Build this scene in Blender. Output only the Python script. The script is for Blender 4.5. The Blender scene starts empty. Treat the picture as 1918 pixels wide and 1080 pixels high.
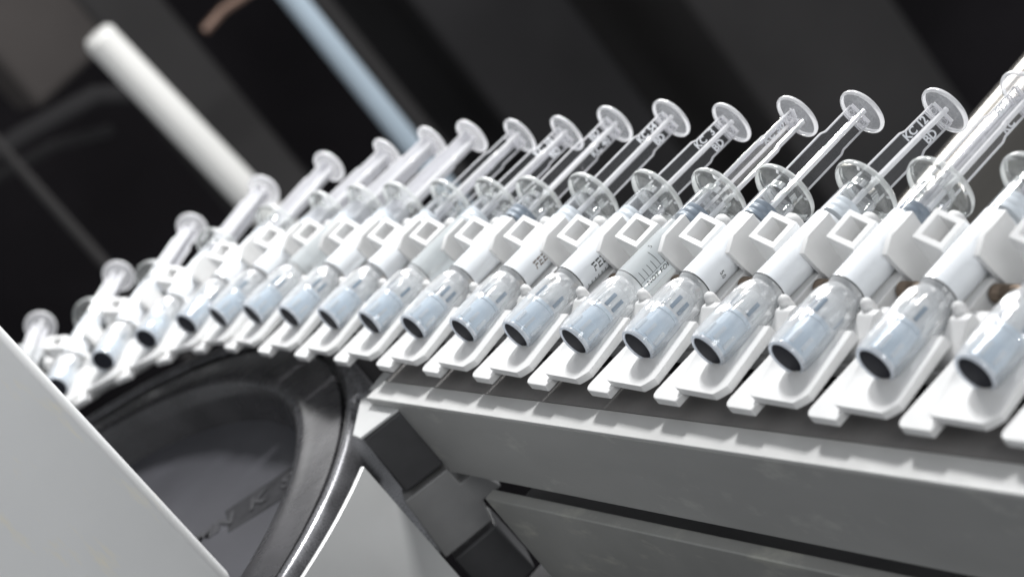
import bpy, bmesh, math, random
from mathutils import Vector, Matrix
random.seed(4)
C = bpy.context.scene.collection
sc = bpy.context.scene
sc.unit_settings.scale_length = 0.03          # one unit = one chain pitch = 3 cm

# ------------------------------------------------------------------ camera
cam = bpy.data.cameras.new('camera'); camo = bpy.data.objects.new('camera', cam); C.objects.link(camo)
rt = Vector((0.49029463, 0.58814160, 0.64319564))
dn = Vector((0.02061776, 0.72995139, -0.68318802))
fw = Vector((-0.87131285, 0.34822467, 0.34576509))
M = Matrix((( rt.x, -dn.x, -fw.x, 23.163160), (rt.y, -dn.y, -fw.y, -7.063735), (rt.z, -dn.z, -fw.z, -1.843837), (0, 0, 0, 1)))
camo.matrix_world = M
cam.sensor_width = 36; cam.lens = 76.994
cam.clip_start = 0.1; cam.clip_end = 500
cam.dof.use_dof = True; cam.dof.focus_distance = 18.3; cam.dof.aperture_fstop = 0.51
sc.camera = camo

# ------------------------------------------------------------------ world and lamps
w = bpy.data.worlds.new('World'); sc.world = w; w.use_nodes = True
bg = w.node_tree.nodes['Background']
bg.inputs[0].default_value = (0.93, 0.96, 1.0, 1); bg.inputs[1].default_value = 0.38

def area(name, loc, aim, sx, sy, power, col=(1, 1, 1)):
    l = bpy.data.lights.new(name, 'AREA'); l.shape = 'RECTANGLE'; l.size = sx; l.size_y = sy
    l.energy = power; l.color = col
    o = bpy.data.objects.new(name, l); C.objects.link(o); o.location = loc
    o.rotation_euler = (Vector(aim) - Vector(loc)).to_track_quat('-Z', 'Y').to_euler()
    return o
area('key_lamp', (1, -18, 19.5), (5, 0, 5), 3.6, 3.2, 7600)
area('left_lamp', (-11, -10, 21), (0, 0, 5), 9, 9, 3400)
area('side_fill', (34, -12, 2), (8, 0, 4), 9, 9, 1700)  # unseen fill, added to lift the faces turned towards the camera
area('rim_fill', (-18, -8, 11), (3, 1, 3), 5, 5, 180)  # added out of view to give the wheel rim something to reflect
area('top_lamp', (8, -4, 24), (6, 1, 5), 7, 7, 500)
area('background_fill', (-22, -16, 30), (-38, 7, 20), 8, 8, 9000)  # unseen source, added to brighten the white tube in the background
vs = sc.view_settings
vs.view_transform = 'Standard'; vs.look = 'None'; vs.exposure = 0.10; vs.gamma = 1.0; vs.use_curve_mapping = False
cy = sc.cycles
cy.use_denoising = True
try: cy.denoiser = 'OPENIMAGEDENOISE'
except Exception: pass
cy.max_bounces = 10; cy.diffuse_bounces = 3; cy.glossy_bounces = 4; cy.transmission_bounces = 8; cy.transparent_max_bounces = 40
cy.sample_clamp_indirect = 4.0
cy.caustics_reflective = False; cy.caustics_refractive = False

# ------------------------------------------------------------------ materials
def nodes(name):
    m = bpy.data.materials.new(name); m.use_nodes = True
    nt = m.node_tree; nt.nodes.clear(); out = nt.nodes.new('ShaderNodeOutputMaterial')
    return m, nt, out
def pbr(name, col, rough=0.5, metal=0.0, var=0.06, scale=3.0, bump=0.0, bscale=60.0, coat=0.0, sss=0.0, stretch=None, spec=0.5, em=None):
    m, nt, out = nodes(name); N = nt.nodes; L = nt.links
    b = N.new('ShaderNodeBsdfPrincipled')
    b.inputs['Roughness'].default_value = rough; b.inputs['Metallic'].default_value = metal
    b.inputs['Coat Weight'].default_value = coat; b.inputs['Specular IOR Level'].default_value = spec
    if sss:
        b.inputs['Subsurface Weight'].default_value = sss; b.inputs['Subsurface Radius'].default_value = (.08, .08, .08); b.inputs['Subsurface Scale'].default_value = 1
    tc = N.new('ShaderNodeTexCoord'); mp = N.new('ShaderNodeMapping')
    if stretch: mp.inputs['Scale'].default_value = stretch
    L.new(tc.outputs['Object'], mp.inputs['Vector'])
    n = N.new('ShaderNodeTexNoise'); n.inputs['Scale'].default_value = scale; n.inputs['Detail'].default_value = 6
    L.new(mp.outputs[0], n.inputs['Vector'])
    r = N.new('ShaderNodeValToRGB')
    r.color_ramp.elements[0].position = .3; r.color_ramp.elements[1].position = .7
    r.color_ramp.elements[0].color = tuple(max(0, c * (1 - var)) for c in col) + (1,)
    r.color_ramp.elements[1].color = tuple(min(1, c * (1 + var)) for c in col) + (1,)
    L.new(n.outputs['Fac'], r.inputs[0]); L.new(r.outputs[0], b.inputs['Base Color'])
    n2 = N.new('ShaderNodeTexNoise'); n2.inputs['Scale'].default_value = bscale; n2.inputs['Detail'].default_value = 4
    L.new(mp.outputs[0], n2.inputs['Vector'])
    mr = N.new('ShaderNodeMapRange'); mr.inputs['To Min'].default_value = max(0, rough - .07); mr.inputs['To Max'].default_value = min(1, rough + .07)
    L.new(n2.outputs['Fac'], mr.inputs['Value']); L.new(mr.outputs[0], b.inputs['Roughness'])
    if bump:
        bp = N.new('ShaderNodeBump'); bp.inputs['Strength'].default_value = bump; bp.inputs['Distance'].default_value = 0.01
        L.new(n2.outputs['Fac'], bp.inputs['Height']); L.new(bp.outputs[0], b.inputs['Normal'])
    L.new(b.outputs[0], out.inputs[0]); return m
def clear(name, tint=(1, 1, 1), milk=0.05, milk_col=(.9, .93, .96), edge=0.35, rough=0.03, power=0.35, streak=False, thin=.5, gloss=.6, gmin=.045, bump=0):
    """thin clear glass or plastic: lets light through, mirrors at grazing angles, a little milky"""
    m, nt, out = nodes(name); N = nt.nodes; L = nt.links
    tr = N.new('ShaderNodeBsdfTransparent'); tr.inputs[0].default_value = (*tint, 1)
    gl = N.new('ShaderNodeBsdfGlossy'); gl.inputs['Roughness'].default_value = rough
    df = N.new('ShaderNodeBsdfDiffuse'); df.inputs[0].default_value = (*milk_col, 1)
    tl = N.new('ShaderNodeBsdfTranslucent'); tl.inputs[0].default_value = (*milk_col, 1)
    dm = N.new('ShaderNodeMixShader'); dm.inputs[0].default_value = thin
    L.new(df.outputs[0], dm.inputs[1]); L.new(tl.outputs[0], dm.inputs[2])
    lw = N.new('ShaderNodeLayerWeight'); lw.inputs['Blend'].default_value = power
    mr = N.new('ShaderNodeMapRange'); mr.inputs['To Min'].default_value = milk; mr.inputs['To Max'].default_value = edge  # white mixed in at grazing edges stands in for refraction
    L.new(lw.outputs['Facing'], mr.inputs['Value'])
    fac = mr.outputs[0]
    if streak:
        tc = N.new('ShaderNodeTexCoord'); mp = N.new('ShaderNodeMapping'); mp.inputs['Scale'].default_value = (9, 9, 1.6)
        nz = N.new('ShaderNodeTexNoise'); nz.inputs['Scale'].default_value = 2.2; nz.inputs['Detail'].default_value = 3
        L.new(tc.outputs['Object'], mp.inputs[0]); L.new(mp.outputs[0], nz.inputs['Vector'])
        m2 = N.new('ShaderNodeMapRange'); m2.inputs['From Min'].default_value = .38; m2.inputs['From Max'].default_value = .66
        m2.inputs['To Min'].default_value = .55; m2.inputs['To Max'].default_value = 1.5
        L.new(nz.outputs['Fac'], m2.inputs['Value'])
        mu = N.new('ShaderNodeMath'); mu.operation = 'MULTIPLY'; mu.use_clamp = True
        L.new(fac, mu.inputs[0]); L.new(m2.outputs[0], mu.inputs[1]); fac = mu.outputs[0]
    a = N.new('ShaderNodeMixShader'); L.new(fac, a.inputs[0]); L.new(tr.outputs[0], a.inputs[1]); L.new(dm.outputs[0], a.inputs[2])
    pw = N.new('ShaderNodeMath'); pw.operation = 'POWER'; pw.inputs[1].default_value = 3.5
    l2 = N.new('ShaderNodeLayerWeight'); l2.inputs['Blend'].default_value = .5
    L.new(l2.outputs['Facing'], pw.inputs[0])
    fr = N.new('ShaderNodeMapRange'); fr.inputs['To Min'].default_value = gmin; fr.inputs['To Max'].default_value = gloss
    L.new(pw.outputs[0], fr.inputs['Value'])
    b = N.new('ShaderNodeMixShader'); L.new(fr.outputs[0], b.inputs[0]); L.new(a.outputs[0], b.inputs[1]); L.new(gl.outputs[0], b.inputs[2])
    if bump:
        tc = N.new('ShaderNodeTexCoord'); mp = N.new('ShaderNodeMapping'); mp.inputs['Scale'].default_value = (1, 1, .45)
        nz = N.new('ShaderNodeTexNoise'); nz.inputs['Scale'].default_value = 17; nz.inputs['Detail'].default_value = 2
        L.new(tc.outputs['Object'], mp.inputs[0]); L.new(mp.outputs[0], nz.inputs['Vector'])
        bu = N.new('ShaderNodeBump'); bu.inputs['Strength'].default_value = bump; bu.inputs['Distance'].default_value = .03
        L.new(nz.outputs['Fac'], bu.inputs['Height'])
        for q in (gl, df, lw, l2): L.new(bu.outputs[0], q.inputs['Normal'])
    L.new(b.outputs[0], out.inputs[0]); return m
def glass(name, col=(1, 1, 1), ior=1.45, rough=0.0, milk=0.0):
    m, nt, out = nodes(name); N = nt.nodes; L = nt.links
    g = N.new('ShaderNodeBsdfGlass'); g.inputs['IOR'].default_value = ior; g.inputs['Roughness'].default_value = rough
    g.inputs['Color'].default_value = (*col, 1)
    d = N.new('ShaderNodeBsdfDiffuse'); d.inputs[0].default_value = (.93, .95, .95, 1)
    t = N.new('ShaderNodeBsdfTransparent'); a = N.new('ShaderNodeMixShader'); a.inputs[0].default_value = .15
    L.new(g.outputs[0], a.inputs[1]); L.new(t.outputs[0], a.inputs[2])
    b = N.new('ShaderNodeMixShader'); b.inputs[0].default_value = milk
    L.new(a.outputs[0], b.inputs[1]); L.new(d.outputs[0], b.inputs[2])
    L.new(b.outputs[0], out.inputs[0]); return m

def scuffed(m, scale, lo, hi, col, stretch=(1, .5, 2.4), off=0):
    nt = m.node_tree; N = nt.nodes; L = nt.links
    b = [n for n in N if n.type == 'BSDF_PRINCIPLED'][0]; src = b.inputs['Base Color'].links[0].from_socket
    tc = N.new('ShaderNodeTexCoord'); mp = N.new('ShaderNodeMapping'); mp.inputs['Scale'].default_value = stretch
    mp.inputs['Rotation'].default_value = (.5, 0, 0); mp.inputs['Location'].default_value = (off, off, off)
    L.new(tc.outputs['Object'], mp.inputs[0])
    n = N.new('ShaderNodeTexNoise'); n.inputs['Scale'].default_value = scale; n.inputs['Detail'].default_value = 8; n.inputs['Roughness'].default_value = .65
    L.new(mp.outputs[0], n.inputs['Vector'])
    r = N.new('ShaderNodeMapRange'); r.inputs['From Min'].default_value = lo; r.inputs['From Max'].default_value = hi
    L.new(n.outputs['Fac'], r.inputs['Value'])
    mx = N.new('ShaderNodeMix'); mx.data_type = 'RGBA'; L.new(r.outputs[0], mx.inputs[0]); L.new(src, mx.inputs[6]); mx.inputs[7].default_value = (*col, 1)
    L.new(mx.outputs[2], b.inputs['Base Color']); return m
MAT = dict(
    cover=scuffed(pbr('scuffed_light_grey_cover', (.78, .785, .78), .38, var=.08, scale=.35, metal=.05), 1.0, .55, .66, (.90, .86, .74)),
    white=pbr('white_moulded_plastic', (.72, .72, .715), .42, var=.02, scale=4, bump=.05, bscale=90, sss=0),
    grey_metal=scuffed(pbr('grey_anodised_aluminium', (.42, .42, .41), .45, metal=.2, var=.07, scale=1.6, bump=.05, bscale=120, stretch=(.3, 1, 1)), 1.6, .56, .70, (.56, .56, .53), (.8, 1.6, 1)),
    grey_beam=scuffed(pbr('dull_grey_aluminium', (.36, .36, .345), .45, metal=.2, var=.10, scale=1.2, bump=.05, bscale=120), 2.2, .55, .70, (.50, .50, .45), (.7, 2, 1), 3),
    grey_paint=pbr('light_grey_paint', (.60, .605, .60), .38, var=.05, scale=.9, bump=.03, bscale=70, metal=.15),
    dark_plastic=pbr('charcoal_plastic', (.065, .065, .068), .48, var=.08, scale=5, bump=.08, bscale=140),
    mid_plastic=pbr('mid_grey_plastic', (.30, .30, .30), .48, var=.05, scale=5, bump=.05, bscale=140),
    window=clear('dark_blue_cap_rib', (.6, .7, .8), milk=.8, edge=.9, milk_col=(.30, .40, .50)),
    gap_shade=pbr('painted_gap_shade', (.26, .25, .245), .5, var=.1, scale=3),  # dark colour stands in for the shaded gap under the trays
    band_letters=pbr('worn_cast_letters', (.060, .060, .064), .7, spec=.2),
    strip=pbr('reflection_pale_aluminium', (.60, .60, .59), .32, var=.05, scale=2, bump=.04, bscale=60, metal=.1),  # rail metal painted paler to stand in for its glossy reflection
    neck=clear('clear_glass_neck', (.98, .99, .99), milk=.5, edge=.9, power=.3, milk_col=(.96, .97, .98)),
    litfin=clear('lit_white_fin', (.95, .95, .97), milk=.72, edge=.9, milk_col=(.95, .95, .97)),  # clear fin plastic painted whiter, as if catching the light
    wheel=pbr('black_polished_rubber', (.045, .044, .047), .27, var=.35, scale=1.5, bump=.5, bscale=2.2, spec=.6),
    wheel_bead=pbr('worn_black_rim', (.20, .20, .21), .28, metal=.6, var=.35, scale=3, bump=.1, bscale=40),
    wheel_floor=pbr('dark_grey_cast_disc', (.055, .055, .063), .55, var=.12, scale=1.5, bump=.05, bscale=50),
    band=pbr('recessed_dark_band', (.040, .040, .043), .8, var=.25, scale=6, bump=.2, bscale=30, spec=.1),
    rubber=pbr('dark_rubber', (.014, .015, .022), .6, var=.2, scale=20, spec=.2),
    stopper=pbr('blue_grey_rubber', (.16, .20, .25), .35, var=.1, scale=10),
    ink=pbr('black_ink', (.015, .015, .015), .5, var=.05),
    brown_ink=pbr('brown_ink', (.10, .06, .03), .5, var=.05),
    label=pbr('white_film_label', (.80, .83, .86), .22, var=.015, scale=4, coat=.3),
    bronze=pbr('bronze_spring_wire', (.22, .17, .13), .35, metal=.7, var=.15, scale=8),
    steel=pbr('brushed_steel_tube', (.17, .16, .145), .2, metal=.95, var=.10, scale=1.2, stretch=(4, 4, .25)),
    pole=pbr('white_enamel_tube', (.80, .79, .76), .5, var=.02, scale=.5),
    rod=pbr('pale_blue_tube', (.40, .48, .55), .4, var=.03, scale=.5),
    bg_black=pbr('matte_black_panel', (.016, .014, .016), .8, var=.3, scale=.12, spec=.1),
    bg_dark=pbr('dark_grey_panel', (.028, .027, .028), .8, var=.25, scale=.12, spec=.1),
    bg_brown=pbr('brown_grey_panel', (.062, .055, .052), .7, var=.25, scale=.12, spec=.2),
    bg_mid=pbr('dim_grey_panel', (.045, .043, .043), .8, var=.2, scale=.12, spec=.1),
    copper=pbr('dull_copper_fitting', (.20, .13, .10), .4, metal=.5, var=.3, scale=1),
    barrel=clear('clear_glass_barrel', (.97, .98, .985), milk=.05, edge=.5, power=.3),
    flange=clear('clear_glass_web', (.98, .99, .985), milk=.03, edge=.22, power=.28, milk_col=(.93, .96, .95), gloss=.5, rough=.01),
    flange_rim=glass('thick_glass_rim', (.985, .995, .99), 1.45, milk=.12),
    flange_edge=clear('refraction_white_glass', (.95, .98, .97), milk=.55, edge=.85, milk_col=(.95, .97, .96), gloss=.8),  # white put into the glass where refraction would brighten the edge
    litdisc=clear('lit_white_disc', (.95, .95, .96), milk=.30, edge=.45, milk_col=(.93, .93, .95)),  # same disc plastic with the caught light put into its colour
    clearfilm=clear('clear_printed_film', (.98, .99, .99), milk=.52, edge=.7, milk_col=(.88, .91, .92)),
    pale_stopper=pbr('pale_rubber', (.70, .74, .78), .35, var=.05, scale=10),
    rodface=clear('clear_plastic_fin', (.97, .97, .98), milk=.012, edge=.06),
    rodedge=clear('refraction_white_edge', (.95, .95, .97), milk=.85, edge=.97, milk_col=(.97, .97, .98)),  # refraction glow of the fin rims painted as white plastic
    discface=clear('clear_plastic_disc', (.95, .95, .96), milk=.10, edge=.28, milk_col=(.9, .92, .95)),
    shell=clear('frosted_clear_cap', (.99, .995, 1), milk=.10, edge=.85, power=.42, milk_col=(.97, .98, .99), gloss=.85, gmin=.08, rough=.08, bump=.28),
    cone=clear('bluish_cap_core', (.85, .91, .96), milk=.75, edge=.9, milk_col=(.60, .71, .82), thin=.05, gmin=.10, rough=.2),
    capring=clear('milky_cap_rim', (.95, .97, 1), milk=.92, edge=.9, milk_col=(.90, .93, .97)),
    letters=pbr('white_raised_letters', (.85, .87, .9), .4, var=.01),
)

# ------------------------------------------------------------------ helpers
def finish(name, bm, mat, parent=None, bevel=0.0, smooth=35, mats=None):
    bmesh.ops.recalc_face_normals(bm, faces=bm.faces)
    me = bpy.data.meshes.new(name); bm.to_mesh(me); bm.free()
    for mm in (mats or [mat]): me.materials.append(MAT[mm])
    if smooth:
        me.polygons.foreach_set('use_smooth', [True] * len(me.polygons))
        me.set_sharp_from_angle(angle=math.radians(smooth))
    o = bpy.data.objects.new(name, me); C.objects.link(o)
    if parent: o.parent = parent
    if bevel:
        b = o.modifiers.new('bevel', 'BEVEL'); b.width = bevel; b.segments = 3; b.limit_method = 'ANGLE'; b.angle_limit = math.radians(40)
        b.harden_normals = False
    return o
def thing(name, label, cat, mw=None, group=None):
    o = bpy.data.objects.new(name, None); C.objects.link(o)
    o.empty_display_size = .2
    if mw is not None: o.matrix_world = mw
    tag(o, label, cat, group); return o
def tag(o, label, cat, group=None):
    o['label'] = label; o['category'] = cat
    if group: o['group'] = group
def box(bm, a, b):
    vs = [bm.verts.new((x, y, z)) for x in (a[0], b[0]) for y in (a[1], b[1]) for z in (a[2], b[2])]
    for f in ((0,1,3,2),(4,6,7,5),(0,4,5,1),(2,3,7,6),(0,2,6,4),(1,5,7,3)): bm.faces.new([vs[i] for i in f])
def prism(bm, pts, d, mi=0):
    """pts: list of 3-D points of a planar outline, d: extrusion vector"""
    a = [bm.verts.new(p) for p in pts]; b = [bm.verts.new(Vector(p) + Vector(d)) for p in pts]
    n = len(pts); fs = [bm.faces.new(a), bm.faces.new(b[::-1])]
    for i in range(n): fs.append(bm.faces.new((a[i], b[i], b[(i+1) % n], a[(i+1) % n])))
    for f in fs: f.material_index = mi
    return fs
def lathe(bm, prof, n=48, axis='z', mi=None, a0=0, a1=2*math.pi, wob=None):
    full = abs(a1 - a0 - 2*math.pi) < 1e-6
    rings = []
    cnt = n if full else n + 1
    for i in range(cnt):
        a = a0 + (a1 - a0) * i / n
        ring = []
        for r, z in prof:
            rr = r * (1 + (wob(a, z) if wob else 0))
            ring.append(bm.verts.new((rr*math.cos(a), rr*math.sin(a), z) if axis == 'z' else (rr*math.sin(a), z, rr*math.cos(a))))
        rings.append(ring)
    for i in range(n):
        A = rings[i]; B = rings[(i+1) % cnt]
        for j in range(len(prof) - 1):
            vs = [A[j], B[j], B[j+1], A[j+1]]
            if prof[j][0] < 1e-6: vs = [A[j], B[j+1], A[j+1]]
            elif prof[j+1][0] < 1e-6: vs = [A[j], B[j], A[j+1]]
            try:
                f = bm.faces.new(vs)
                if mi is not None: f.material_index = mi[j]
            except ValueError: pass
    bmesh.ops.remove_doubles(bm, verts=bm.verts, dist=1e-5)
def tube(bm, pts, r, n=10):
    rings = []
    for i, p in enumerate(pts):
        p = Vector(p); q = Vector(pts[min(i+1, len(pts)-1)]) - Vector(pts[max(i-1, 0)]); q.normalize()
        u = q.orthogonal().normalized() if i == 0 else (rings_u - q * rings_u.dot(q)).normalized()
        rings_u = u; v = q.cross(u)
        rings.append([bm.verts.new(p + r*(math.cos(2*math.pi*k/n)*u + math.sin(2*math.pi*k/n)*v)) for k in range(n)])
    for A, B in zip(rings, rings[1:]):
        for k in range(n): bm.faces.new((A[k], A[(k+1) % n], B[(k+1) % n], B[k]))
    bm.faces.new(rings[0][::-1]); bm.faces.new(rings[-1])
_tc = {}
def text_geo(body, size, bold=0.0):
    key = (body, size, bold)
    if key not in _tc:
        cu = bpy.data.curves.new('t', 'FONT'); cu.body = body; cu.size = size; cu.align_x = 'CENTER'; cu.align_y = 'CENTER'; cu.offset = bold
        cu.resolution_u = 3
        o = bpy.data.objects.new('t', cu); C.objects.link(o)
        dg = bpy.context.evaluated_depsgraph_get(); dg.update()
        me = bpy.data.meshes.new_from_object(o.evaluated_get(dg))
        _tc[key] = ([tuple(v.co) for v in me.vertices], [tuple(p.vertices) for p in me.polygons])
        bpy.data.objects.remove(o); bpy.data.curves.remove(cu); bpy.data.meshes.remove(me)
    return _tc[key]
def add_text(bm, body, size, fn, bold=0.0, thick=0.0):
    V, F = text_geo(body, size, bold)
    layers = [0.0, thick] if thick else [0.0]
    for d in layers:
        vs = [bm.verts.new(fn(x, y, d)) for x, y, z in V]
        for f in F:
            try: bm.faces.new([vs[i] for i in f])
            except ValueError: pass

# ------------------------------------------------------------------ chain path
R = 5.6176678; S0 = 12.3281
def frame(k):
    s = S0 - k; phi = max(0.0, -s / R)
    t = Vector((math.cos(phi), 0, math.sin(phi))); r = Vector((-math.sin(phi), 0, math.cos(phi)))
    o = R * r + max(s, 0.0) * Vector((1, 0, 0)) * (1 if s > 0 else 0)
    return Matrix(((t.x, 0, r.x, o.x), (t.y, 1, r.y, o.y), (t.z, 0, r.z, o.z), (0, 0, 0, 1)))

# ------------------------------------------------------------------ the machine: rail, wheel, guard, covers
def lbl(o, l, c): tag(o, l, c); return o
# guide rail under the straight run
rail = thing('guide_rail', 'long grey metal guide rail running right under the white carriers', 'rail', Matrix.Translation((3.6, .45, 3.98)))
bm = bmesh.new(); box(bm, (0.0, 0, 0), (18, .94, .74)); finish('rail_body', bm, 'grey_metal', rail, bevel=.01)
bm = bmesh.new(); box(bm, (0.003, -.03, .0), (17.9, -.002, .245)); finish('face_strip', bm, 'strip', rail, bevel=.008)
bm = bmesh.new(); box(bm, (0.003, -.012, .262), (17.9, -.002, .70)); finish('gap_shade_strip', bm, 'gap_shade', rail)  # strip added to draw the dark gap under the trays
bm = bmesh.new(); box(bm, (0.4, .10, .9), (18, .5, 1.9)); finish('chain_guide', bm, 'dark_plastic', rail, bevel=.01)
# second rail
low = thing('support_beam', 'lower dull grey beam with a bright front edge below the guide rail', 'beam', Matrix.Translation((4.95, 1.48, 3.82)))
bm = bmesh.new(); box(bm, (0, 0, 0), (17, 1.55, .13)); finish('beam_body', bm, 'grey_beam', low, bevel=.018)
bm = bmesh.new(); box(bm, (0.1, .25, .132), (17, .9, .5)); finish('spacer', bm, 'dark_plastic', low)

# wheel: axis along Y through the origin
wh = thing('chain_wheel', 'large black wheel with a polished rim that the carrier chain wraps round', 'wheel', Matrix.Translation((0, .68, 0)))
bm = bmesh.new()
lathe(bm, [(4.02, .50), (4.10, .20), (4.14, .05), (4.20, .0), (4.30, -.015), (4.45, .0), (4.62, .03), (4.74, .04), (4.75, .11), (4.80, .11), (4.81, .03), (4.84, .03), (4.84, .5), (4.0, .6)], 160, 'y')
finish('rim', bm, 'wheel', wh, smooth=50)
bm = bmesh.new()
lathe(bm, [(4.84, .06), (4.845, .02), (4.87, -.01), (4.92, -.02), (4.965, .0), (4.99, .05), (5.0, .12), (5.0, 1.5), (4.84, 1.5), (4.84, .06)], 160, 'y')
finish('rim_bead', bm, 'wheel_bead', wh, smooth=50)
bm = bmesh.new(); lathe(bm, [(.5, .44), (3.9, .50), (4.05, .49), (4.05, 1.3), (.5, 1.3), (.5, .44)], 120, 'y'); finish('web_disc', bm, 'wheel_floor', wh)
bm = bmesh.new(); lathe(bm, [(0, -.1), (.5, -.1), (.62, .0), (.62, .44), (.5, .5)], 60, 'y'); finish('hub', bm, 'wheel_bead', wh)
# embossed band across the web
dv = Vector((.74, 0, 1.04)).normalized(); pv = Vector((dv.z, 0, -dv.x))
bm = bmesh.new(); c0 = Vector((1.03, .482, 2.38)) - dv * 1.6
prism(bm, [c0 - pv*.19*1.6, c0 + pv*.19*1.6, c0 + pv*.19*1.6 + dv*2.95, c0 - pv*.19*1.6 + dv*2.95], (0, .03, 0))
bd = finish('marking_band', bm, 'band', wh, bevel=.02)
bm = bmesh.new()
mid = c0 + dv * 2.12
add_text(bm, 'MN  K  S', .36, lambda x, y, d: mid + dv*x - pv*y + Vector((0, -.004 - d, 0)), bold=.01, thick=.008)
finish('lettering', bm, 'band_letters', bd, smooth=0)

# curved guard outside the wheel
bm = bmesh.new()
n = 60; prof = []
for i in range(n + 1):
    a = math.radians(52.3 + (135 - 52.3) * i / n)
    prof.append((a, 5.40))
rings = [[bm.verts.new((r*math.sin(a), y, r*math.cos(a))) for r, y in ((5.405, .615), (5.42, .63), (5.42, 3.2), (5.37, 3.2), (5.37, .63), (5.385, .615))] for a, _ in prof]
for A, B in zip(rings, rings[1:]):
    for j in range(6): bm.faces.new((A[j], B[j], B[(j+1) % 6], A[(j+1) % 6]))
bm.faces.new(rings[0]); bm.faces.new(rings[-1][::-1])
lbl(finish('wheel_guard', bm, 'grey_paint'), 'light grey curved metal guard beside the rim of the black wheel', 'guard')

# bracket of square blocks between wheel and rails (spanned by e and Y)
q0 = Vector((3.98, .55, 3.57)); e = Vector((.41216787, 0, .91110792)); nn = Vector((-.91110792, 0, .41216787))
def ey(a, b, off=0): return q0 + e*a + Vector((0, b, 0)) + nn*off
bm = bmesh.new(); prism(bm, [ey(0, 0), ey(.46, 0), ey(.46, .73), ey(-.03, .73)], nn*.62)
sb = thing('stop_block', 'charcoal square block with a light front plate nearest the black wheel', 'block', Matrix.Translation(q0))
o = finish('block_body', bm, 'dark_plastic', sb, bevel=.03); o.location = -q0
bm = bmesh.new(); prism(bm, [Vector((x, .515, z)) - q0 for x, z in ((3.78, 3.575), (3.985, 3.555), (4.18, 3.98), (3.60, 4.02), (3.575, 4.42), (3.20, 4.42), (3.27, 4.02))], (0, .032, 0))
finish('front_plate', bm, 'grey_paint', sb, bevel=.01)
bm = bmesh.new(); prism(bm, [ey(-.09, .79), ey(.44, .79), ey(.44, 1.0), ey(.64, 1.0), ey(.74, 1.29), ey(.5, 1.29), ey(.45, 1.52), ey(-.15, 1.54)], nn*.30)
lbl(finish('clamp_bracket', bm, 'mid_plastic', bevel=.015), 'mid grey notched bracket between the two charcoal blocks', 'bracket')
bm = bmesh.new(); prism(bm, [ey(-.10, 1.61), ey(.45, 1.58), ey(.47, 2.24), ey(-.10, 2.30)], nn*.5)
lbl(finish('stop_block', bm, 'dark_plastic', bevel=.03), 'charcoal square block at the bottom edge below the grey bracket', 'block')
# dark structure behind the blocks
bm = bmesh.new(); box(bm, (3.1, .95, 1.0), (3.65, 3.4, 3.3)); lbl(finish('dark_structure', bm, 'dark_plastic', bevel=.03), 'black inner frame hidden in shade behind the blocks', 'frame')
bm = bmesh.new(); box(bm, (3.3, 3.25, -6), (24, 3.6, 5.3)); lbl(finish('dark_structure', bm, 'dark_plastic'), 'dark backing box added behind both rails', 'frame')  # box added so that the gaps around the rails stay dark
# small shaft between wheel and rail end
bm = bmesh.new(); tube(bm, [(3.22, .5, 4.02), (3.42, .62, 4.28), (3.5, .75, 4.5)], .05, 14)
lbl(finish('link_pin', bm, 'wheel_bead', bevel=0), 'small dark pin between the wheel rim and the end of the rail', 'pin')

# near cover plate, lower left
bm = bmesh.new(); prism(bm, [(4.0, -9, 1.75), (4.0, .60, 1.75), (4.0, .60, -4), (4.0, -9, -4)], (-.25, 0, 0))
cov = finish('cover_plate', bm, 'cover', bevel=.11); lbl(cov, 'blurred light grey cover plate crossing the lower left corner', 'cover')

# steel tube behind the syringes on the right
bm = bmesh.new(); lathe(bm, [(0, 0), (.46, 0), (.50, .04), (.50, 9), (0, 9)], 64)
o = finish('steel_tube', bm, 'steel'); o.location = (8.25, 1.5, 5.9); lbl(o, 'thick shiny steel tube behind the rightmost syringes', 'tube')

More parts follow.
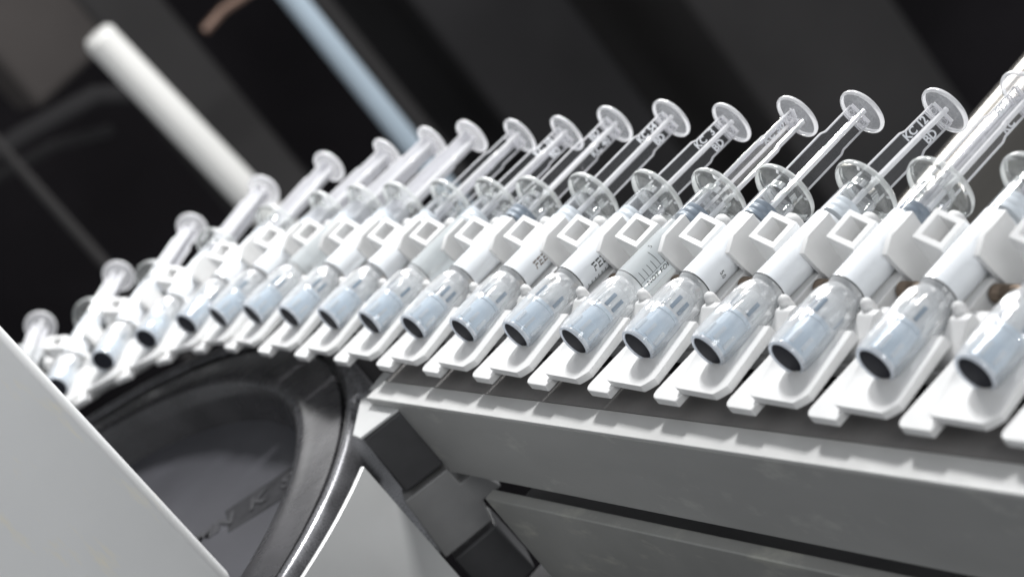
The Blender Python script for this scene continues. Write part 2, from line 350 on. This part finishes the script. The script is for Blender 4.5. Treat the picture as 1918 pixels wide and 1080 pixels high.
# ------------------------------------------------------------------ carriers
def carrier():
    root = thing('syringe_carrier', '', 'carrier', frame(5))
    # tray with a shallow dish
    bm = bmesh.new()
    ts = [-.335, -.325, -.295, -.26, -.22, -.16, -.08, 0, .08, .16, .215, .25, .28, .305, .31]
    def hb(t):
        if t < -.295: return -1.308 + .02 * ((-.295 - t) / .04) ** 2
        if t < .215: return -1.31 - .022 * (t + .26) / .475
        return -1.332 + .10 * ((t - .215) / .095) ** 1.25
    hs = [0, .05, .15, .3, .5, .7, .85, 1]
    fr_, bk = [], []
    for t in ts:
        cf, cb = [], []
        for u in hs:
            h0 = hb(t); h = h0 + (-.64 - h0) * u
            y = .15 - .06 * u
            dish = .016 * math.exp(-((t + .17) / .09) ** 2) * min(1, u * 3)
            wall = -.045 * max(0, 1 - (t + .335) / .10) ** 2 * min(1, max(0, u - .15) * 1.6)
            cf.append(bm.verts.new((t, y + dish + wall, h))); cb.append(bm.verts.new((t, .215 - .04 * u, h)))
        fr_.append(cf); bk.append(cb)
    nt_, nh = len(ts), len(hs)
    for i in range(nt_ - 1):
        for j in range(nh - 1):
            bm.faces.new((fr_[i][j], fr_[i+1][j], fr_[i+1][j+1], fr_[i][j+1]))
            bm.faces.new((bk[i][j], bk[i][j+1], bk[i+1][j+1], bk[i+1][j]))
        bm.faces.new((fr_[i][0], bk[i][0], bk[i+1][0], fr_[i+1][0])); bm.faces.new((fr_[i][-1], fr_[i+1][-1], bk[i+1][-1], bk[i][-1]))
    for j in range(nh - 1):
        bm.faces.new((fr_[0][j], fr_[0][j+1], bk[0][j+1], bk[0][j])); bm.faces.new((fr_[-1][j], bk[-1][j], bk[-1][j+1], fr_[-1][j+1]))
    finish('tray', bm, 'white', root, bevel=.008)
    # lower finger, deeper than the tray, passing under the next tray
    bm = bmesh.new()
    prism(bm, [(-.65, .207, -1.30), (-.64, .207, -1.345), (-.61, .207, -1.375), (-.57, .207, -1.388), (-.275, .207, -1.395), (-.275, .207, -.62), (-.61, .207, -.62)], (0, .068, 0))
    finish('overlap_finger', bm, 'white', root, bevel=.010)
    # body plate
    bm = bmesh.new(); box(bm, (-.46, .36, -.74), (.20, .50, .60)); box(bm, (.19, .362, .02), (.30, .49, .58)); box(bm, (.19, .362, -.735), (.46, .49, -.30)); box(bm, (-.165, .185, -.34), (.165, .36, .52))
    box(bm, (.20, .20, -.60), (.47, .358, -.27))
    finish('body_plate', bm, 'white', root, bevel=.012)
    # solid jaw
    bm = bmesh.new()
    prism(bm, [(.168, -.135, .13), (.168, -.135, .395), (.168, .36, .38), (.168, .36, .07), (.168, .15, .03), (.168, -.06, .0)], (.065, 0, 0))
    finish('solid_jaw', bm, 'white', root, bevel=.006)
    # hollow jaw
    bm = bmesh.new()
    a = Vector((-.395, -.215, 0)); b = Vector((-.172, -.085, 0)); u = (b - a)
    H0, H1 = .03, .34
    out4 = [a + Vector((0, 0, H0)), b + Vector((0, 0, H0)), b + Vector((0, 0, H1)), a + Vector((0, 0, H1))]
    ix, iz = .19, .055
    in4 = [a + u*ix + Vector((0, 0, H0+iz)), b - u*ix + Vector((0, 0, H0+iz)), b - u*ix + Vector((0, 0, H1-iz)), a + u*ix + Vector((0, 0, H1-iz))]
    dep = [p + Vector((0, .24, 0)) for p in in4]; bk4 = [Vector((p.x, .36, p.z)) for p in out4]
    O = [bm.verts.new(p) for p in out4]; I = [bm.verts.new(p) for p in in4]; D = [bm.verts.new(p) for p in dep]; K = [bm.verts.new(p) for p in bk4]
    for i in range(4):
        j = (i+1) % 4
        bm.faces.new((O[i], O[j], I[j], I[i])); bm.faces.new((I[i], I[j], D[j], D[i])); bm.faces.new((O[j], O[i], K[i], K[j]))
    bm.faces.new(D); bm.faces.new(K[::-1])
    hj = finish('hollow_jaw', bm, 'white', root, bevel=.006)
    bm = bmesh.new()
    cc = (dep[0] + dep[2]) / 2; un = u.normalized()
    ring = []
    for i in range(28):
        an = 2*math.pi*i/28
        ring.append([bm.verts.new(cc + un*r*math.cos(an) + Vector((0, -d, r*math.sin(an)))) for r, d in ((.062, -.002), (.060, .007), (.054, .007), (.052, .002), (0.0001, .002))])
    for i in range(28):
        for j in range(4): bm.faces.new((ring[i][j], ring[(i+1) % 28][j], ring[(i+1) % 28][j+1], ring[i][j+1]))
    finish('ejector_mark', bm, 'white', hj)
    # lower rest: slanting rib under the neck, with a rounded nose
    bm = bmesh.new()
    prism(bm, [(.19, .10, -.40), (.19, .36, -.36), (.19, .36, -.74), (.19, .25, -.72), (.19, .09, -.47)], (.20, 0, 0))
    prism(bm, [(-.40, .10, -.40), (-.40, .36, -.36), (-.40, .36, -.74), (-.40, .25, -.72), (-.40, .09, -.47)], (.19, 0, 0))
    box(bm, (-.205, .19, -.70), (.185, .36, -.42))
    finish('lower_rest', bm, 'white', root, bevel=.015)
    bm = bmesh.new()
    for x in (.245,):
        prof = [(0, -.02), (.028, -.012), (.046, .01), (.052, .04), (.052, .25)]
        v0 = len(bm.verts); rr = []
        for i in range(20):
            an = 2*math.pi*i/20
            rr.append([bm.verts.new((x + max(r, 1e-4)*math.cos(an), .04 + z, -.385 + max(r, 1e-4)*math.sin(an))) for r, z in prof])
        for i in range(20):
            for j in range(4): bm.faces.new((rr[i][j], rr[(i+1) % 20][j], rr[(i+1) % 20][j+1], rr[i][j+1]))
    finish('guide_nub', bm, 'white', root, smooth=60)
    bm = bmesh.new()
    x = .30; prof = [(0, -.03), (.04, -.02), (.065, .01), (.075, .05), (.075, .30)]; rr = []
    for i in range(22):
        an = 2*math.pi*i/22
        rr.append([bm.verts.new((x + max(r, 1e-4)*math.cos(an), .10 + z, .60 + max(r, 1e-4)*math.sin(an))) for r, z in prof])
    for i in range(22):
        for j in range(4): bm.faces.new((rr[i][j], rr[(i+1) % 22][j], rr[(i+1) % 22][j+1], rr[i][j+1]))
    finish('guide_nub', bm, 'white', root, smooth=60)
    # spring at the side
    bm = bmesh.new(); pts = []
    turns = 13
    for i in range(turns * 14 + 1):
        an = 2*math.pi*i/14
        pts.append((.20 + .30*i/(turns*14), .25 + .065*math.cos(an), -.05 + .065*math.sin(an)))
    tube(bm, pts, .0085, 6); finish('spring', bm, 'bronze', root, smooth=60)
    return root

# ------------------------------------------------------------------ syringes (local z = 0 at the tip, plunger up)
AZV = math.radians(-24)
def pol(r, a, z): return Vector((r*math.cos(a), r*math.sin(a), z))
def syringe_static(root, clearlabel=False, label_start=0.0):
    # barrel
    bm = bmesh.new()
    lathe(bm, [(.105, .60), (.115, .66), (.125, .685), (.150, .715), (.1555, .74), (.1555, 1.87)], 56, mi=[1, 1, 1, 1, 0])
    bar = finish('barrel', bm, 'barrel', root, smooth=60, mats=['barrel', 'neck'])
    bm = bmesh.new()
    lathe(bm, [(.140, 1.86), (.1555, 1.868), (.18, 1.885), (.24, 1.888), (.275, 1.893), (.295, 1.91), (.302, 1.935), (.295, 1.96), (.275, 1.977), (.22, 1.98), (.165, 1.975), (.145, 1.96), (.140, 1.93), (.140, 1.86)], 64, mi=[0, 0, 0, 0, 1, 2, 2, 1, 0, 0, 0, 0, 1, 0])
    finish('flange', bm, 'flange', bar, smooth=70, mats=['flange', 'flange_rim', 'flange_edge'])
    bm = bmesh.new()
    lathe(bm, [(.1605, .738), (.1605, .7465)], 56)
    finish('printed_ring', bm, 'ink', bar)
    # stopper in the glass
    bm = bmesh.new(); lathe(bm, [(0, 1.48), (.10, 1.49), (.147, 1.51), (.149, 1.535), (.142, 1.545), (.142, 1.56), (.149, 1.57), (.149, 1.60), (.142, 1.61), (.142, 1.625), (.149, 1.635), (.149, 1.665), (.10, 1.675), (0, 1.675)], 40)
    finish('stopper', bm, 'stopper', root, smooth=40)
    # label film
    if not clearlabel:
        bm = bmesh.new(); lathe(bm, [(.1595, .749), (.1595, 1.50)], 60, a0=math.radians(-215), a1=math.radians(112)); finish('label_film', bm, 'label', bar)
    # cap: shell, core, rim, rubber
    bm = bmesh.new()
    def wob(a, z): return .035*(1 if math.sin(a*11) > .2 else -.3) if .36 < z < .62 else 0
    lathe(bm, [(.160, .0), (.170, .03), (.177, .09), (.182, .20), (.185, .33), (.180, .345), (.183, .37), (.181, .56), (.174, .61), (.162, .655), (.145, .69), (.132, .705)], 96, wob=wob)
    cap = finish('tip_cap', bm, 'shell', root, smooth=50)
    bm = bmesh.new()
    lathe(bm, [(.136, .005), (.140, .05), (.130, .06), (.128, .20), (.118, .205), (.116, .34), (.126, .345), (.126, .375), (.124, .385), (.120, .57), (.095, .62), (.060, .66)], 48, mi=[0]*7 + [1]*4)
    # raised lugs on the core
    for i in range(8):
        a = i*math.pi/4 + .2
        prism(bm, [pol(.126, a-.12, .07), pol(.146, a-.10, .07), pol(.146, a+.10, .07), pol(.126, a+.12, .07)], (0, 0, .125), mi=1)
    for i in range(10):
        a = i*math.pi/5
        prism(bm, [pol(.110, a-.13, .40), pol(.137, a-.12, .40), pol(.137, a+.12, .40), pol(.110, a+.13, .40)], (0, 0, .13), mi=1 if i % 3 else 2)
    finish('cap_core', bm, 'cone', cap, smooth=40, mats=['cone', 'neck', 'window'])
    bm = bmesh.new(); lathe(bm, [(.134, .012), (.136, -.002), (.146, -.008), (.158, -.002), (.162, .014), (.158, .03), (.14, .03), (.134, .012)], 60)
    finish('cap_rim', bm, 'capring', cap, smooth=60)
    bm = bmesh.new(); lathe(bm, [(0, .0), (.10, .001), (.128, .004), (.135, .012), (.135, .03), (0, .03)], 48)
    finish('rubber_insert', bm, 'rubber', cap, smooth=50)
FT = True
def plunger(root, top, rot, marks=None, whitened=False):
    a = AZV + rot; fd = Vector((math.cos(a - math.pi/2), math.sin(a - math.pi/2), 0)); nd = Vector((math.cos(a), math.sin(a), 0)); zz = Vector((0, 0, 1))
    def P(x, y, z): return fd*x + nd*y + zz*z
    bm = bmesh.new(); th = .010; z0 = 1.66
    zs = top - .42
    def fin(pts, A, B):
        # outline pts in (x,z); big faces slot 0, thin rims slot 1
        a_ = [bm.verts.new(A(x, z)) for x, z in pts]; b_ = [bm.verts.new(B(x, z)) for x, z in pts]
        f1 = bm.faces.new(a_); f2 = bm.faces.new(b_[::-1]); n = len(pts)
        for i in range(n):
            f = bm.faces.new((a_[i], b_[i], b_[(i+1) % n], a_[(i+1) % n])); f.material_index = 1
    out = [(-.126, z0), (.126, z0), (.126, zs), (.108, zs + .05), (.108, top - .01), (-.108, top - .01), (-.108, zs + .05), (-.126, zs)]
    fin(out, lambda x, z: P(x, -th, z), lambda x, z: P(x, th, z))
    w = .021
    fin([(.011, z0), (.125, z0), (.125, zs), (.105, zs+.05), (.105, top - .01), (.011, top - .01)], lambda x, z: P(-w*.5, x, z), lambda x, z: P(w*.5, x, z))
    fin([(-.011, z0), (-.125, z0), (-.125, zs), (-.105, zs+.05), (-.105, top - .01), (-.011, top - .01)], lambda x, z: P(-w*.5, x, z), lambda x, z: P(w*.5, x, z))
    for s in (-1, 1):   # white beads added along the rib edges in place of refraction
        q = [(x, z) for x, z in ((.0, z0), (.0, top - .02))]
        b0 = len(bm.faces)
        pts = [P(0, s*.122, z0), P(0, s*.122, zs), P(0, s*.103, zs+.05), P(0, s*.103, top - .02)]
        tube(bm, pts, .025, 8)
        bm.faces.ensure_lookup_table()
        for f in list(bm.faces)[b0:]: f.material_index = 1
    for s in (-1, 1):
        b0 = len(bm.faces)
        tube(bm, [P(s*.126, 0, z0), P(s*.126, 0, zs), P(s*.108, 0, zs+.05), P(s*.108, 0, top - .02)], .0105, 6)
        bm.faces.ensure_lookup_table()
        for f in list(bm.faces)[b0:]: f.material_index = 1
    b0 = len(bm.faces)
    for sy in (-1, 1):
        for sx in (-1, 1):
            tube(bm, [P(sx*.015, sy*.016, top - .115), P(sx*.108, sy*.016, top - .115)], .0065, 6)
            tube(bm, [P(sx*.015, sy*.018, top - .006), P(sx*.108, sy*.018, top - .006)], .008, 6)
            c_ = [P(sx*.060 + .026*math.cos(q), sy*.013, top - .06 + .026*math.sin(q)) for q in [2*math.pi*i/16 for i in range(17)]]
            tube(bm, c_, .0035, 5)
    bm.faces.ensure_lookup_table()
    for f in list(bm.faces)[b0:]: f.material_index = 1
    pl = finish('plunger', bm, 'rodface', root, mats=['litfin' if whitened else 'rodface', 'rodedge'], smooth=0)
    bm = bmesh.new()
    lathe(bm, [(0.0001, top), (.205, top), (.212, top + .002), (.226, top + .010), (.229, top + .022), (.224, top + .036), (.210, top + .042), (.0001, top + .036)], 64, mi=[0, 1, 1, 1, 1, 1, 0])
    finish('thumb_disc', bm, 'discface', pl, mats=['litdisc' if whitened else 'discface', 'rodedge'], smooth=40)
    if marks:
        words, other, flip = marks; sg = -1 if flip else 1
        items = [(wd, sg*.064, z) for wd, z in words] + ([(other, -sg*.066, .05)] if other else [])
        for wd, xx, dz in items:
            bm = bmesh.new(); zm = top - .30
            add_text(bm, wd, .100, lambda x, y, d: P(xx, th + .002 + d, 0) + zz*(zm + dz + x) + fd*(y if FT else -y), bold=.0022, thick=.006)
            finish('lettering', bm, 'letters', pl, smooth=0)
    return pl

# tip (t,h) and thumb disc (t,h) of each syringe in its carrier's frame
TIP = {-2: (0, -1.04), -1: (0, -1.04), 0: (.02, -1.045), 1: (-.001, -1.04), 2: (-.01, -1.044), 3: (-.028, -1.037), 4: (-.008, -1.041), 5: (.005, -1.049), 6: (-.015, -1.029), 7: (-.009, -1.032), 8: (-.01, -1.043), 9: (.002, -1.028), 10: (.012, -1.022), 11: (.006, -1.031), 12: (-.013, -1.039), 13: (-.015, -1.09), 14: (.05, -1.09), 15: (.021, -1.075), 16: (.035, -1.086), 17: (.02, -1.06), 18: (0, -1.05)}
DISC = {2: (-0.085, 2.031), 3: (0.075, 1.905), 4: (-0.052, 1.973), 5: (0.021, 1.982), 6: (0.019, 1.968), 7: (-0.16, 2.114), 8: (-0.182, 2.099), 9: (-0.024, 2.008), 10: (-0.064, 2.032), 11: (-0.259, 2.095), 12: (-0.173, 2.049), 13: (0.105, 1.925), 14: (0.02, 2.044), 15: (-0.057, 2.2), 16: (-0.067, 2.226), 17: (-0.028, 2.157), 18: (-0.1, 2.348)}
YD = .12
MARKS = {2: ([('KC', 0)], 'BD', True), 3: ([('KC', -.06), ('12', .09)], 'BD', False), 5: ([('KC', -.06), ('50', .09)], None, False), 6: ([('KC', -.06), ('3', .10)], 'BD', False),
         7: ([('KC', -.06), ('54', .09)], 'BD', False), 8: ([('KC', -.06), ('40', .09)], 'BD', True), 9: ([('KC', -.06), ('10', .09)], 'BD', False)}
ROT = {2: .25, 3: 0, 4: .05, 5: .75, 6: .02, 7: .0, 8: .12, 9: -.1, 10: -.15, 11: .55, 12: .1, 13: .15, 14: .5}
ORD = ['', 'second', 'third', 'fourth', 'fifth', 'sixth', 'seventh', 'eighth', 'ninth', 'tenth', 'eleventh', 'twelfth', 'thirteenth', 'fourteenth', 'fifteenth', 'sixteenth', 'seventeenth', 'eighteenth', 'nineteenth', 'twentieth']
LBL = {
 0: 'capped glass syringe with its dark tip nearest the right edge, blurred and the largest',
 1: 'glass syringe whose dark cap tip is second from the right edge',
 2: 'glass syringe whose plunger stands before the steel tube, cap tip third from the right',
 3: 'glass syringe marked KC 12 and BD on its clear plunger',
 4: 'glass syringe with an unmarked flat clear plunger, between those marked 12 and 50',
 5: 'clear syringe showing black scale ticks and NOT FOR on its barrel',
 6: 'glass syringe with black FEE on its barrel and KC 3 on the plunger',
 7: 'glass syringe with brown FEE on its barrel and KC 54 on the plunger',
 8: 'glass syringe marked KC 40 on its plunger, small grey print up the barrel',
 9: 'glass syringe marked KC 10 on its plunger, tenth cap tip from the right',
}
REST = {10: 'first syringe left of the one marked KC 10, plunger unmarked', 11: 'syringe with a bright white plunger, second left of the one marked KC 10',
 12: 'syringe with its thumb disc just right of the foot of the blurred blue tube', 13: 'syringe with its thumb disc just left of the foot of the blurred blue tube',
 14: 'syringe whose thumb disc stands alone in the dark between blue tube and white tube', 15: 'syringe whose thumb disc touches the lower end of the thick white tube',
 16: 'syringe leaning left over the black wheel, its round tip the leftmost one visible', 17: 'syringe with only its hazy thumb disc standing out left of the wheel',
 18: 'leftmost syringe, its thumb disc peeping over the grey cover plate'}
LBL.update(REST)
GS = 'capped syringes standing in the white carriers'; GC = 'white carriers of the chain'

static_done = {}
def copy_children(src, dst, skip=()):
    for ch in list(src.children):
        if ch.name.split('.')[0] in skip: continue
        c = ch.copy(); C.objects.link(c); c.parent = dst
        for g in list(ch.children):
            d = g.copy(); C.objects.link(d); d.parent = c
def barrel_print(root, k):
    bar = [c for c in root.children if c.name.startswith('barrel')][0]
    r = .1612
    def on(z0, a0):
        return lambda x, y, d: pol(r, a0 - y / r, z0 + x)
    if k == 5:
        bm = bmesh.new()
        A = math.radians(0)
        for i in range(14):
            z = .80 + i*.052; L = .16 if i % 5 == 4 else .085
            a1 = A - L / r
            for j in range(4):
                s0_, s1_ = A + (a1 - A)*j/4, A + (a1 - A)*(j+1)/4
                bm.faces.new([bm.verts.new(pol(r, s0_, z-.003)), bm.verts.new(pol(r, s1_, z-.003)), bm.verts.new(pol(r, s1_, z+.003)), bm.verts.new(pol(r, s0_, z+.003))])
        for aa in (A,):
            bm.faces.new([bm.verts.new(pol(r, aa, .745)), bm.verts.new(pol(r, aa+.02, .745)), bm.verts.new(pol(r, aa+.02, 1.5)), bm.verts.new(pol(r, aa, 1.5))])
        add_text(bm, 'NOT FOR I', .068, on(.97, A + .30), bold=.0006)
        add_text(bm, '5', .06, on(1.07, A - 1.15), bold=.0004)
        add_text(bm, 'mL', .07, on(1.40, A - .75), bold=.0006)
        finish('printed_scale', bm, 'ink', bar, smooth=0)
    elif k in (6, 7):
        bm = bmesh.new(); add_text(bm, 'FEE', .115, on(1.00, math.radians(2)), bold=.002)
        if k == 6:
            for i in range(7):
                z = .80 + i*.045
                bm.faces.new([bm.verts.new(pol(r, .55, z)), bm.verts.new(pol(r, .78, z)), bm.verts.new(pol(r, .78, z+.008)), bm.verts.new(pol(r, .55, z+.008))])
            bm.faces.new([bm.verts.new(pol(r, .78, .8)), bm.verts.new(pol(r, .84, .8)), bm.verts.new(pol(r, .84, 1.2)), bm.verts.new(pol(r, .78, 1.2))])
        finish('printed_text', bm, 'ink' if k == 6 else 'brown_ink', bar, smooth=0)
    elif k == 4:
        bm = bmesh.new(); add_text(bm, '5.0', .062, lambda x, y, d: pol(r, .25 + x / r, .93 + y), bold=.0004)
        finish('printed_text', bm, 'ink', bar, smooth=0)
    elif k == 8:
        bm = bmesh.new(); add_text(bm, '1 2 3 4 5 6 7 8 9 0 1 2', .04, on(1.2, math.radians(-62)), bold=.0)
        finish('printed_text', bm, 'mid_plastic', bar, smooth=0)

proto_c = None; proto_s = None
order = [5] + [k for k in range(-2, 20) if k != 5]
for k in order:
    F = frame(k)
    if proto_c is None:
        proto_c = cr = carrier()
    else:
        cr = proto_c.copy(); C.objects.link(cr); copy_children(proto_c, cr); cr.matrix_world = F
    short = LBL.get(k, 'syringe')
    cr['group'] = GC; cr['category'] = 'carrier'
    cr['label'] = {-2: 'white plastic carrier beyond the right edge', -1: 'white plastic carrier cut off by the right edge',
        19: 'white plastic carrier wholly behind the grey cover plate'}.get(k, 'white carrier ' + {0: 'with the blurred cap tip nearest the right edge on its tray', 1: 'holding the second cap tip from the right edge', 2: 'holding the third cap tip from the right edge',
        3: 'gripping the syringe whose plunger reads KC 12', 4: 'under the syringe with the unmarked flat plunger', 5: 'under the syringe with black scale ticks', 6: 'gripping the syringe with black FEE print',
        7: 'gripping the syringe with brown FEE print', 8: 'next on the left of the one gripping the brown FEE syringe', 9: 'two places left of the one gripping the brown FEE syringe', 10: 'just above the rail end, next left of the KC 10 syringe',
        11: 'above the gap between rail end and wheel rim', 12: 'directly above the right tip of the black wheel', 13: 'under the syringe whose disc is just left of the blue tube',
        14: 'at the start of the bend over the wheel', 15: 'on the bend under the syringe touching the white tube', 16: 'under the leftmost visible dark cap tip', 17: 'tilting left beside the edge of the cover plate',
        18: 'leftmost visible, half behind the grey cover plate'}.get(k, 'x'))
    if k >= 19: continue
    # syringe
    tt, th_ = TIP[k]; dt, dh = DISC.get(k, (.0 + random.uniform(-.05, .05), 1.90))
    p0 = F @ Vector((tt, 0, th_)); p1 = F @ Vector((dt, YD, dh)); ax = (p1 - p0); Lg = ax.length; ax.normalize()
    tx = (F.to_3x3() @ Vector((1, 0, 0))); tx = (tx - ax*tx.dot(ax)).normalized(); ty = ax.cross(tx)
    Mx = Matrix(((tx.x, ty.x, ax.x, p0.x), (tx.y, ty.y, ax.y, p0.y), (tx.z, ty.z, ax.z, p0.z), (0, 0, 0, 1)))
    root = thing('syringe', LBL.get(k, {-2: 'glass syringe beyond the right edge', -1: 'glass syringe cut off by the right edge'}.get(k)), 'syringe', Mx, GS)
    if proto_s is None:
        syringe_static(root, clearlabel=True)       # k == 5 : the clear one
        proto_s = root
        bm = bmesh.new(); lathe(bm, [(.1590, .749), (.1590, 1.42)], 60); b5 = [c for c in root.children if c.name.startswith('barrel')][0]
        finish('label_film', bm, 'clearfilm', b5)
        # a film prototype for the others
        bm = bmesh.new(); lathe(bm, [(.1595, .749), (.1595, 1.50)], 60, a0=math.radians(-215), a1=math.radians(112))
        film_me = finish('label_film', bm, 'label'); film_mesh = film_me.data; bpy.data.objects.remove(film_me)
    else:
        copy_children(proto_s, root, skip=('plunger',))
        for c in root.children:
            if c.name.startswith('tip_cap'): c.rotation_euler.z = random.uniform(-3, 3)
            if c.name.startswith('stopper'):
                c.location.z = random.uniform(-.05, .05)
                if k not in (2, 4, 8):
                    c.material_slots[0].link = 'OBJECT'; c.material_slots[0].material = MAT['pale_stopper']
        bar = [c for c in root.children if c.name.startswith('barrel')][0]
        for g in list(bar.children):
            if g.name.split('.')[0] in ('printed_scale', 'label_film'): bpy.data.objects.remove(g)
        fo = bpy.data.objects.new('label_film', film_mesh); C.objects.link(fo); fo.parent = bar
        if k in (9, 12): fo.material_slots[0].link = 'OBJECT'; fo.material_slots[0].material = MAT['clearfilm']
    barrel_print(root, k)
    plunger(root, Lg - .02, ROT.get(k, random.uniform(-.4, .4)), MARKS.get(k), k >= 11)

# ------------------------------------------------------------------ blurred background of the machine hall
def ybar(name, x, z, r, y0, y1, mat, label, cat, n=40):
    bm = bmesh.new(); lathe(bm, [(0, 0), (r*.8, 0), (r, r*.25), (r, y1-y0), (0, y1-y0)], n, 'y'); o = finish(name, bm, mat); o.location = (x, y0, z); lbl(o, label, cat); return o
o = ybar('round_post', -38, 17.32, .50, 2.55, 13, 'pole', 'thick blurred white tube crossing the dark background at upper left', 'tube'); o.rotation_euler.x = .06
ybar('round_rod', -38, 22.80, .36, -3, 15, 'rod', 'slim blurred pale blue tube at the upper middle of the background', 'tube')
def slab(name, a, b, mat, label, cat='panel', bev=.3):
    bm = bmesh.new(); box(bm, a, b); o = finish(name, bm, mat, bevel=bev); lbl(o, label, cat); return o
slab('wall', (-92, -60, -30), (-90, 140, 140), 'bg_black', 'black rear wall of the machine hall behind everything', 'wall')
slab('side_beam', (-58, -30, 30.3), (-55, 24, 31.0), 'bg_mid', 'dim grey strip just right of the pale blue tube', 'beam')
slab('side_beam', (-58, -30, 22.9), (-55, 24, 25.6), 'bg_mid', 'faint grey beam between the white tube and blue tube', 'beam')
slab('side_panel', (-62, -30, 33.6), (-55, 80, 39.3), 'bg_dark', 'dark grey panel behind the thumb discs near the picture centre')
slab('side_panel', (-64, -30, 43.8), (-55, 90, 52.5), 'bg_mid', 'wide grey panel behind the thumb discs at right')
slab('corner_panel', (-58, -20, 19.2), (-55.2, 5.9, 26.6), 'bg_brown', 'brownish grey panel filling the top left corner')
bm = bmesh.new(); tube(bm, [(-50, 6.9, 24.2), (-50, 6.8, 25.2), (-50, 7.0, 26.6)], .18, 16); lbl(finish('pipe_elbow', bm, 'copper'), 'small blurred copper coloured fitting left of the blue tube top', 'fitting')
ybar('thin_pipe', -40, 13.5, .16, -5, 30, 'bg_mid', 'thin dim pipe low in the dark left background', 'pipe')
bm = bmesh.new(); tube(bm, [(-52, 5.2, 14.5), (-52, 5.6, 17.2), (-52, 6.3, 20.2), (-52, 7.4, 21.6)], .35, 16); lbl(finish('bent_hose', bm, 'bg_dark'), 'blurred brownish bent hose at the far left behind the wheel', 'hose')
bm = bmesh.new(); tube(bm, [(-54, 6.2, 15.0), (-54, 7.0, 18.4), (-54, 8.0, 20.4)], .22, 16); lbl(finish('bent_hose', bm, 'bg_dark'), 'thin dim grey hose right of the brownish one at far left', 'hose')
